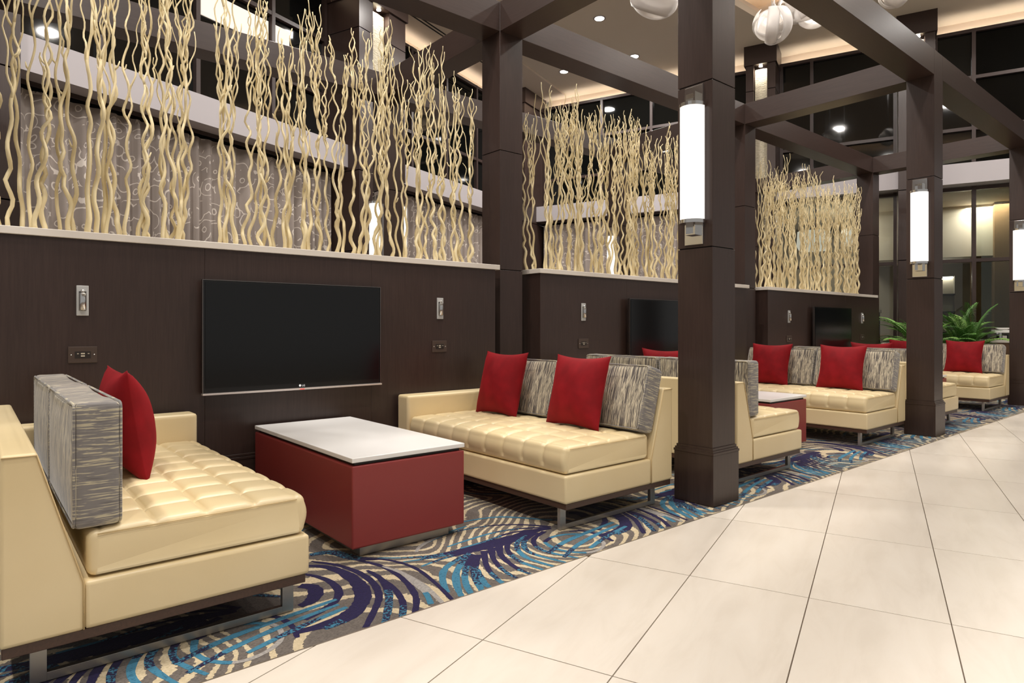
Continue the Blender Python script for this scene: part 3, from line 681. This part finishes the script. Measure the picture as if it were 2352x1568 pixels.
# ------------------------------------------------------------------ the building: two facades on the tile grid
QA, PB = 7.42, 13.9
wall_back = tag(thing('wall_back', None, None, (0, 0, 0), TIL), kind='structure'); wall_right = tag(thing('wall_right', None, None, (0, 0, 0), TIL), kind='structure')
def stile_boxes(a0, a1, b0, b1, swap):
    L = []
    for z0, z1 in ((0, 2.30), (2.315, 3.575), (3.59, 5.84), (5.855, 6.45)):
        L.append((a0, a1, b0, b1, z0, z1) if not swap else (b0, b1, a0, a1, z0, z1))
    return L
def pilaster(root, a0, a1, front, back, swap, s0=None, s1=None, lamp=None):
    """a along the wall, front/back across; swap True puts a on local y"""
    bx = lambda x0, x1, y0, y1, z0, z1: (x0, x1, y0, y1, z0, z1) if not swap else (y0, y1, x0, x1, z0, z1)
    if s0 is None: L = stile_boxes(a0, a1, front, back, swap)
    else: L = stile_boxes(a0, s0, front, back, swap)+stile_boxes(s1, a1, front, back, swap)+[bx(s0, s1, front+.17, back, 0, 6.45)]
    p = ob('pilaster', boxes_mesh('pilaster', L, M['wood_z']), root)
    box('core', *bx(a0+.01, a1-.01, front+.2, back-.01, 0, 6.44), M['joint'], p)
    box('cornice', *bx(a0-.03, a1+.03, front-.04, back, 6.36, CEIL-.001), M['wood_x'], p)
    if s0 is not None:
        box('stone_strip', *bx(s0+.012, s1-.012, front+.11, front+.17, 2.4 if lamp else 0, 6.30), M['stone'], p)
        me = lathe('spotlight', [(0, 0), (.035, 0), (.035, .02), (0, .02)], M['lens'], 16); c = bx((s0+s1)/2, 0, front+.055, 0, 0, 0)
        pos = ((s0+s1)/2, front+.055, 6.33) if not swap else (front+.055, (s0+s1)/2, 6.33)
        ob('spotlight', me, p, pos)
        l = area('stone_spot_lamp', (0, 0, 0), .05, 5, (1, .92, .8)); l.parent = root; l.location = (pos[0], pos[1], 6.32)
    return p
pilaster(wall_back, 1.7, 3.12, 7.28, 7.95, False)
pilaster(wall_back, 7.70, 8.84, 7.18, 7.95, False, 8.02, 8.42)
pilaster(wall_back, 13.30, 14.32, 7.26, 7.95, False)
pilaster(wall_right, 1.81, 2.37, 13.70, 14.35, True, 1.965, 2.22, True)
pilaster(wall_right, -.86, -.29, 13.70, 14.35, True, -.70, -.50, True)
for nm, a, b in (('band', 3.12, 7.70), ('band', 8.84, 13.30)): box(nm, a, b, QA, 7.86, 3.645, 4.005, M['band'], wall_back)
for a, b in ((2.37, 7.26), (-.29, 1.81), (-5.0, -.86)): box('band', PB, 14.28, a, b, 3.645, 4.005, M['band'], wall_right)
# upper night glass with mullions
def glazing(root, plane, spans, z0, z1, zs, swap, mat, cuts):
    bx = (lambda x0, x1, y0, y1, a, b: (x0, x1, y0, y1, a, b)) if not swap else (lambda x0, x1, y0, y1, a, b: (y0, y1, x0, x1, a, b))
    for (a, b), cs in zip(spans, cuts):
        E_ = [a]+list(cs)+[b]
        for i in range(len(E_)-1):
            for zi in range(len(zs)-1):
                box('pane', *bx(E_[i]+.03, E_[i+1]-.03, plane+.05, plane+.06, zs[zi]+.03, zs[zi+1]-.03), mat, root)
        for e in E_: box('mullion', *bx(e-.03, e+.03, plane-.02, plane+.1, z0, z1), M['mullion'], root)
        for z in zs: box('transom', *bx(a+.03, b-.03, plane-.015, plane+.09, z-.03, z+.03), M['mullion'], root)
glazing(wall_back, 7.88, [(3.15, 7.66), (8.88, 13.26)], 4.005, 6.5, [4.04, 4.85, 5.75, 6.47], False, M['darkglass'], [(4.19, 5.4, 6.62), (9.9, 11.05, 12.2)])
glazing(wall_right, 14.28, [(2.41, 7.22), (-.25, 1.77), (-5.0, -.90)], 4.005, 6.5, [4.04, 4.70, 5.62, 6.47], True, M['darkglass'], [(3.4, 4.52, 5.72), (1.2,), (-1.48, -2.9)])
for a, b in ((3.12, 7.70), (8.84, 13.30)):
    box('cove_back', a, b, 8.16, 8.19, 6.4, CEIL, M['cream'], wall_back); box('cove_light', a+.02, b-.02, 8.02, 8.05, 6.44, 6.46, M['cove'], wall_back); box('cove_ledge', a, b, 7.97, 8.16, 6.40, 6.43, M['mullion'], wall_back)
for a, b in ((2.37, 7.26), (-.29, 1.81), (-5.0, -.86)):
    box('cove_back', 14.56, 14.59, a, b, 6.4, CEIL, M['cream'], wall_right); box('cove_light', 14.42, 14.45, a+.02, b-.02, 6.44, 6.46, M['cove'], wall_right); box('cove_ledge', 14.37, 14.56, a, b, 6.40, 6.43, M['mullion'], wall_right)
# emissive panels just in front of the left upper panes
M['glow_panel'] = plain('glow_panel', (160, 150, 138), 0.5, emit=(1.0, .88, .74, 1), es=.75)
box('glow_panel', 5.47, 6.56, 7.905, 7.925, 5.27, 5.62, M['glow_panel'], wall_back); box('glow_panel', 6.68, 6.95, 7.905, 7.925, 5.27, 5.62, M['glow_panel'], wall_back)
# below the band: pelmets, curtains, storefront
def curtain(a0, a1, c, swap, label, z1=3.575):
    n = int((a1-a0)/.016); V, Fc = [], []; rr = random.Random(int(a0*100)); ph = 0; xs = []
    for i in range(n+1):
        s = a0+(a1-a0)*i/n; ph += .016*2*pi/(.17+.05*sin(s*2.3)); d = .06*sin(ph)+.02*sin(ph*.37)
        for z, k in ((0.01, 1.15), (1.2, 1.0), (2.4, .95), (3.3, .85), (z1-.06, .6), (z1, .35)):
            V.append((s, c+d*k, z) if not swap else (c+d*k, s, z))
    for i in range(n):
        for j in range(5): Fc.append((i*6+j, (i+1)*6+j, (i+1)*6+j+1, i*6+j+1))
    o = ob('curtain', new_mesh('curtain', V, Fc, M['curtain'], True), None, (0, 0, 0), (0, 0, TIL)); tag(o, label, 'curtain', 'scroll patterned sheer curtains')
curtain(3.16, 7.66, 7.78, False, 'wide grey sheer scroll patterned curtain behind the left willow branches')
curtain(8.88, 13.26, 7.78, False, 'grey sheer scroll curtain between the back column sconce and the middle column')
curtain(5.2, 7.2, 14.15, True, 'grey sheer scroll curtain left of the middle lit sconce behind branches'); curtain(2.45, 5.1, 14.15, True, 'grey sheer scroll curtain right of the middle lit sconce behind branches')
for a, b in ((3.12, 7.70), (8.84, 13.30)):
    box('pelmet', a, b, 7.86, 7.97, 0, 4.0, M['joint'], wall_back); box('curtain_track', a, b, 7.70, 7.73, 3.60, 3.645, M['mullion'], wall_back)
for a, b in ((2.37, 7.26),): box('pelmet', 14.28, 14.36, a, b, 0, 4.0, M['joint'], wall_right); box('curtain_track', 14.02, 14.06, a, b, 3.60, 3.645, M['mullion'], wall_right)
glazing(wall_right, 14.24, [(-.25, 1.77), (-5.0, -.90)], 0, 3.645, [.06, 2.30, 3.60], True, M['glass'], [(.42, 1.1), (-1.48, -2.9)])

# room behind the storefront
room = thing('wall_far', None, None, (0, 0, 0), TIL); tag(room, kind='structure')
M['far_wall'] = plain('far_wall_paint', (150, 142, 130), .7); M['far_ceiling'] = plain('far_ceiling_paint', (214, 204, 188), .7); M['brick'] = plain('tan_pier', (152, 118, 84), .8)
box('back_panel', 18.0, 18.1, -6, 2.4, 0, 3.6, M['far_wall'], room); box('ceiling_panel', 14.4, 18.1, -6, 2.4, 3.6, 3.7, M['far_ceiling'], room)
box('side_panel', 14.4, 18.1, 2.4, 2.5, 0, 3.6, M['far_wall'], room); box('side_panel', 14.4, 18.1, -6.1, -6, 0, 3.6, M['far_wall'], room); box('floor_panel', 14.4, 18.1, -6, 2.4, -.005, .0, M['far_wall'], room)
box('bulkhead', 16.2, 17.9, -2.6, .2, 2.55, 3.6, M['far_ceiling'], room); box('dark_hood', 15.6, 16.6, -.95, -.35, 2.35, 2.95, M['wood_z'], room)
box('pier', 16.0, 16.4, -2.35, -2.0, 0, 3.6, M['brick'], room); box('pier', 16.0, 16.4, -3.3, -3.0, 0, 3.6, M['brick'], room); box('pier', 15.7, 16.0, -1.75, -1.6, 0, 2.5, M['brick'], room)
al = area('back_room_fill', (0, 0, 0), .8, 42, (1, .92, .82)); al.parent = room; al.location = (16.0, -1.9, 3.55)  # fill light added to brighten the back room, no fixture modelled
al = area('back_room_fill', (0, 0, 0), .8, 42, (1, .92, .82)); al.parent = room; al.location = (16.0, .9, 3.55)  # second added fill, same purpose
sh = thing('display_shelf', 'lit pale display shelf with dark dividers behind the storefront glass', 'shelf', (*pq2xy(16.9, -1.05), 0), TIL)
M['shelf_back'] = plain('shelf_back', (214, 204, 186), .6); box('back_board', .18, .2, -.36, .36, 0, 2.2, M['shelf_back'], sh)
for z in (.5, .95, 1.4, 1.78): box('shelf_board', -.15, .18, -.36, .36, z, z+.035, M['joint'], sh)
for y in (-.37, .35): box('side_board', -.15, .2, y, y+.02, 0, 2.2, M['far_wall'], sh)
box('strip_light', .1, .17, -.34, .34, 2.17, 2.2, M['lens'], sh)
M['drum'] = plain('drum_shade_lit', (230, 226, 216), .5, emit=(1, .95, .86, 1), es=.55)
# glowing drum lamps beyond the far branches
bb = thing('bar_counter', 'dark bar counter behind the storefront glass, seen through the far branches', 'counter', (*pq2xy(15.6, .85), 0), TIL)
box('body', -.28, .28, -.85, .85, 0, 1.40, M['wood_z'], bb); box('top', -.32, .32, -.88, .88, 1.40, 1.45, M['stone_cap'], bb)
for i, (p_, q, z, r) in enumerate(((15.3, 1.25, 2.95, .34), (15.5, .45, 3.0, .28), (15.6, 1.4, 1.45, .16), (15.6, .92, 1.45, .15), (15.6, .42, 1.45, .14))):
    x, y = pq2xy(p_, q)
    d = thing('drum_lamp' if i < 2 else 'glass_lamp', ['largest glowing white drum lamp high behind the far branches', 'second glowing white drum lamp high behind the far branches', 'low lit glass lamp behind the far branches, leftmost', 'low lit glass lamp behind the far branches, middle', 'low lit glass lamp behind the far branches, rightmost'][i], 'lamp', (x, y, z), 0, 'lamps beyond the storefront')
    if i < 2:
        ob('shade', lathe('shade', [(0, -r*.6), (r*.85, -r*.6), (r, -r*.3), (r*.95, r*.6), (0, r*.6)], M['drum'], 24), d)
        ob('cord', lathe('cord', [(0, r*.6), (.006, r*.6), (.006, 3.6-z), (0, 3.6-z)], M['black'], 8), d)
    else:
        ob('shade', lathe('shade', [(0, .04), (r*.7, .04), (r*.95, .1), (r*.9, .34), (0, .34)], M['drum'], 24), d)
        ob('foot', lathe('foot', [(0, 0), (r*.6, 0), (r*.6, .015), (.02, .02), (.02, .04), (0, .04)], M['chrome'], 16), d)

# ------------------------------------------------------------------ ceiling with tray, downlights, pendants
ceil = tag(thing('ceiling', None, None), kind='structure')
HX0, HX1, HY0, HY1 = 4.0, 11.1, -3.0, 6.2
for a, b, c, d in ((-8, HX0, -9, 18), (HX1, 24, -9, 18), (HX0, HX1, -9, HY0), (HX0, HX1, HY1, 18)): box('ceiling_panel', a, b, c, d, CEIL, CEIL+.12, M['paint'], ceil)
box('tray_top', HX0-.4, HX1+.4, HY0-.4, HY1+.4, CEIL+.42, CEIL+.5, M['cream'], ceil)
for a, b, c, d in ((HX0-.4, HX0-.36, HY0-.4, HY1+.4), (HX1+.36, HX1+.4, HY0-.4, HY1+.4), (HX0-.36, HX1+.36, HY0-.4, HY0-.36), (HX0-.36, HX1+.36, HY1+.36, HY1+.4)): box('tray_side', a, b, c, d, CEIL+.12, CEIL+.42, M['cream'], ceil)
for a, b, c, d in ((HX0-.03, HX0, HY0, HY1), (HX1, HX1+.03, HY0, HY1), (HX0-.03, HX1+.03, HY1, HY1+.03)): box('tray_lip', a, b, c, d, CEIL+.12, CEIL+.19, M['cream'], ceil)
for a, b, c, d in ((HX0-.2, HX0-.17, HY0, HY1), (HX1+.17, HX1+.2, HY0, HY1), (HX0, HX1, HY1+.17, HY1+.2)): box('cove_light', a, b, c, d, CEIL+.122, CEIL+.15, M['cove_tray'], ceil)
sof = tag(thing('trim_2', None, None, (0, 0, 0), TIL), kind='structure')
box('soffit', 2.0, 14.3, 6.65, 7.86, CEIL-.05, CEIL-.002, M['paint_lite'], sof)
for q in (7.25, 7.33): box('slot_diffuser', 9.2, 12.9, q, q+.035, CEIL-.053, CEIL-.05, M['joint'], sof)
dn = ['recessed downlight nearest the hanging lamp left of the tall column', 'recessed downlight beside the middle beam, close to the tall column', 'recessed downlight between the two beams above the middle branches']
dl_me = lathe('lens', [(0, 0), (.085, 0), (.085, .012), (0, .012)], M['lens'], 20); ring_me = lathe('trim_ring', [(.085, 0), (.115, 0), (.115, .006), (.085, .006)], M['band'], 24)
for i, (x, y, w) in enumerate(DOWN):
    z = CEIL if not (4 < x < 11.1 and -3 < y < 6.2) else CEIL+.42
    d = thing('downlight', dn[i] if i < 3 else 'round recessed ceiling downlight out of frame, added to light the lobby', 'downlight', (x, y, z-.013), 0, 'ceiling downlights')
    ob('lens', dl_me, d); ob('trim_ring', ring_me, d, (0, 0, .006))
def band_mesh(r, lat, wid, span, th=.006):
    n = 22; V, Fc = [], []; m = 5
    for s in (0, 1):
        rr = r-th*s
        for j in range(m+1):
            la = lat-wid/2+wid*j/m
            for i in range(n+1):
                lo = -span/2+span*i/n; V.append((rr*cos(la)*cos(lo), rr*cos(la)*sin(lo), rr*sin(la)))
    N = (m+1)*(n+1)
    for s in (0, 1):
        for j in range(m):
            for i in range(n):
                q = (s*N+j*(n+1)+i, s*N+j*(n+1)+i+1, s*N+(j+1)*(n+1)+i+1, s*N+(j+1)*(n+1)+i); Fc.append(q if s == 0 else q[::-1])
    def st(a, b): Fc.append((a, N+a, N+b, b))
    for i in range(n): st(i, i+1); st(m*(n+1)+i+1, m*(n+1)+i)
    for j in range(m): st((j+1)*(n+1), j*(n+1)); st(j*(n+1)+n, (j+1)*(n+1)+n)
    return new_mesh('shade_band', V, Fc, M['pendant'], True)
def pendant(u, v, fwd, r, label, seed):
    rt = (u-1186.4)/1486*fwd; x = fwd*cos(YAW)+rt*sin(YAW); y = fwd*sin(YAW)-rt*cos(YAW); z = CAMH+(752.5-v)*fwd/1486
    p = thing('pendant_lamp', label, 'pendant lamp', (x, y, z), 0, 'layered white pendant lamps'); rr = random.Random(seed)
    for k in range(9):
        o = ob('shade_band', band_mesh(r*(1-.045*k), rr.uniform(-.35, .35), rr.uniform(.55, .85), rr.uniform(3.0, 4.4)), p, (0, 0, 0), (rr.uniform(-1.3, 1.3), rr.uniform(-1.3, 1.3), rr.uniform(0, 6.28)))
    b = ob('bulb', lathe('bulb', [(0, -r*.26), (r*.16, -r*.2), (r*.24, 0), (r*.16, r*.2), (0, r*.26)], M['lens'], 16), p)
    top = (CEIL+.42 if (4 < x < 11.1 and -3 < y < 6.2) else CEIL)-z
    ob('rod', lathe('rod', [(0, r*.2), (.006, r*.2), (.006, top), (0, top)], M['nickel'], 8), p)
    return p
pendant(1508, -14, 8.2, .335, 'layered white pendant lamp left of the tall front column, cut by the frame top', 1)
pendant(1773, 56, 8.8, .265, 'layered white pendant lamp hanging lowest, right of the tall front column', 2)
pendant(1822, 10, 9.6, .29, 'layered white pendant lamp half behind the lowest hanging one', 3)
pendant(1868, 26, 9.0, .255, 'layered white pendant lamp partly covered by the front beam', 4)
pendant(2053, -16, 9.0, .21, 'layered white pendant lamp at the top right, only its bottom in frame', 5)

# ------------------------------------------------------------------ palms and buffet
t = NT('palm_leaf'); oi = t.n('ShaderNodeObjectInfo')
M['leaf'] = t.set(color=t.ramp(oi.outputs['Random'], [(0, srgb(72, 118, 50)), (.6, srgb(106, 156, 72)), (1, srgb(150, 190, 98))]), rough=.45)
M['stalk'] = plain('palm_stalk', (96, 112, 60), .6); M['soil'] = plain('soil', (40, 30, 24), .9)
def frond(seed):
    r = random.Random(seed); ln = r.uniform(.9, 1.25); n = 40; P = []; a = radians(r.uniform(66, 86)); x = z = 0; droop = r.uniform(.9, 2.0)
    for i in range(n+1):
        P.append(Vector((x, 0, z))); a -= droop/n*(.25+1.5*i/n)*.9; x += cos(a)*ln/n; z += sin(a)*ln/n
    V, Fc = tube_geo(P, [.006*(1-.8*i/n) for i in range(n+1)], 5)
    for i in range(9, n+1):
        for s in (-1, 1):
            t_ = (P[min(i+1, n)]-P[i-1]).normalized(); u = (i-9)/(n-9); l = .26*sin(pi*(.22+.74*u))**.7*r.uniform(.85, 1.1)
            d = (t_*.75+Vector((0, s, 0))*(.85-.45*u)+Vector((0, 0, .25))).normalized(); w = .0085*r.uniform(.8, 1.2)
            sd = d.cross(Vector((0, 0, 1))).normalized()
            p0 = P[i]; p1 = p0+d*l*.45+Vector((0, 0, -.01)); p2 = p0+d*l*.8+Vector((0, 0, -.05*l/.26)); p3 = p0+d*l+Vector((0, 0, -.10*l/.26))
            b = len(V)
            V += [p0, p1+sd*w, p1-sd*w, p2+sd*w*.8, p2-sd*w*.8, p3]
            Fc += [(b, b+1, b+2), (b+1, b+3, b+4, b+2), (b+3, b+5, b+4)]
    return new_mesh('frond', V, Fc, M['leaf'])
FM = [frond(s) for s in range(8)]
def palm(x, y, label, n, seed):
    p = thing('potted_palm', label, 'palm', (x, y, 0), 0, 'potted palms'); rr = random.Random(seed)
    bm = prism_bm([(-.2, -.2), (.2, -.2), (.2, .2), (-.2, .2)], 'z', 0, .52, .012, 2); ob('planter', bm_mesh('planter', bm, M['wood_z']), p); box('soil', -.18, .18, -.18, .18, .515, .53, M['soil'], p)
    for k in range(n):
        s = rr.uniform(.52, .86); o = ob('frond', FM[rr.randrange(8)], p, (rr.uniform(-.1, .1), rr.uniform(-.1, .1), .52), (rr.uniform(-.12, .12), rr.uniform(-.2, .55), 2*pi*k/n*2.4+rr.uniform(-.3, .3))); o.scale = (s, s, s)
palm(12.06, 3.84, 'green palm half hidden left of the second front column', 58, 3)
palm(12.52, 3.38, 'bushy green palm right of the second front column', 76, 9)
bx_, by_ = 13.14, 2.62
cn = thing('buffet_counter', 'low buffet counter with wood front and white top beside the right palm', 'counter', (bx_, by_, 0), TIL)
M['walnut'] = wood('walnut_front', 'z', (92, 66, 44), (124, 92, 62), .45)
box('body', -.3, .3, -.75, .75, 0, .84, M['walnut'], cn); box('top', -.33, .33, -.78, .78, .84, .88, M['stone_cap'], cn, .004)
rs = thing('food_riser', 'white serving riser with legs standing on the buffet counter', 'riser', (bx_, by_, .88), TIL)
box('riser_top', -.2, .2, -.5, .5, .12, .165, M['white_top'], rs, .004)
for a in (-.42, .42):
    for b in (-.15, .15): box('leg', b-.015, b+.015, a-.015, a+.015, 0, .12, M['chrome'], rs)
M['dish'] = plain('terracotta_dish', (214, 150, 96), .5); M['plate_w'] = plain('white_plate', (238, 234, 228), .3)
for i, y in enumerate((-.36, -.12, .12, .36)):
    c = Matrix.Rotation(TIL, 4, 'Z') @ Vector((0, y, 0))
    o = ob('serving_dish', lathe('serving_dish', [(0, 0), (.05, 0), (.11, .03), (.105, .034), (.045, .008), (0, .008)], M['dish'] if i % 2 == 0 else M['plate_w'], 24), None, (bx_+c.x, by_+c.y, 1.046))
    tag(o, 'shallow %s serving dish on the buffet riser, number %s from the right edge column' % ('orange' if i % 2 == 0 else 'white', ['one', 'two', 'three', 'four'][i]), 'dish', 'dishes on the buffet riser')
cc = thing('menu_card', 'small black and white menu card on the buffet counter', 'card', (bx_-.22, by_+.30, .881), TIL)
box('card', -.004, .004, -.05, .05, 0, .09, M['black'], cc); box('print', -.0055, -.004, -.03, .03, .02, .07, M['plate_w'], cc)
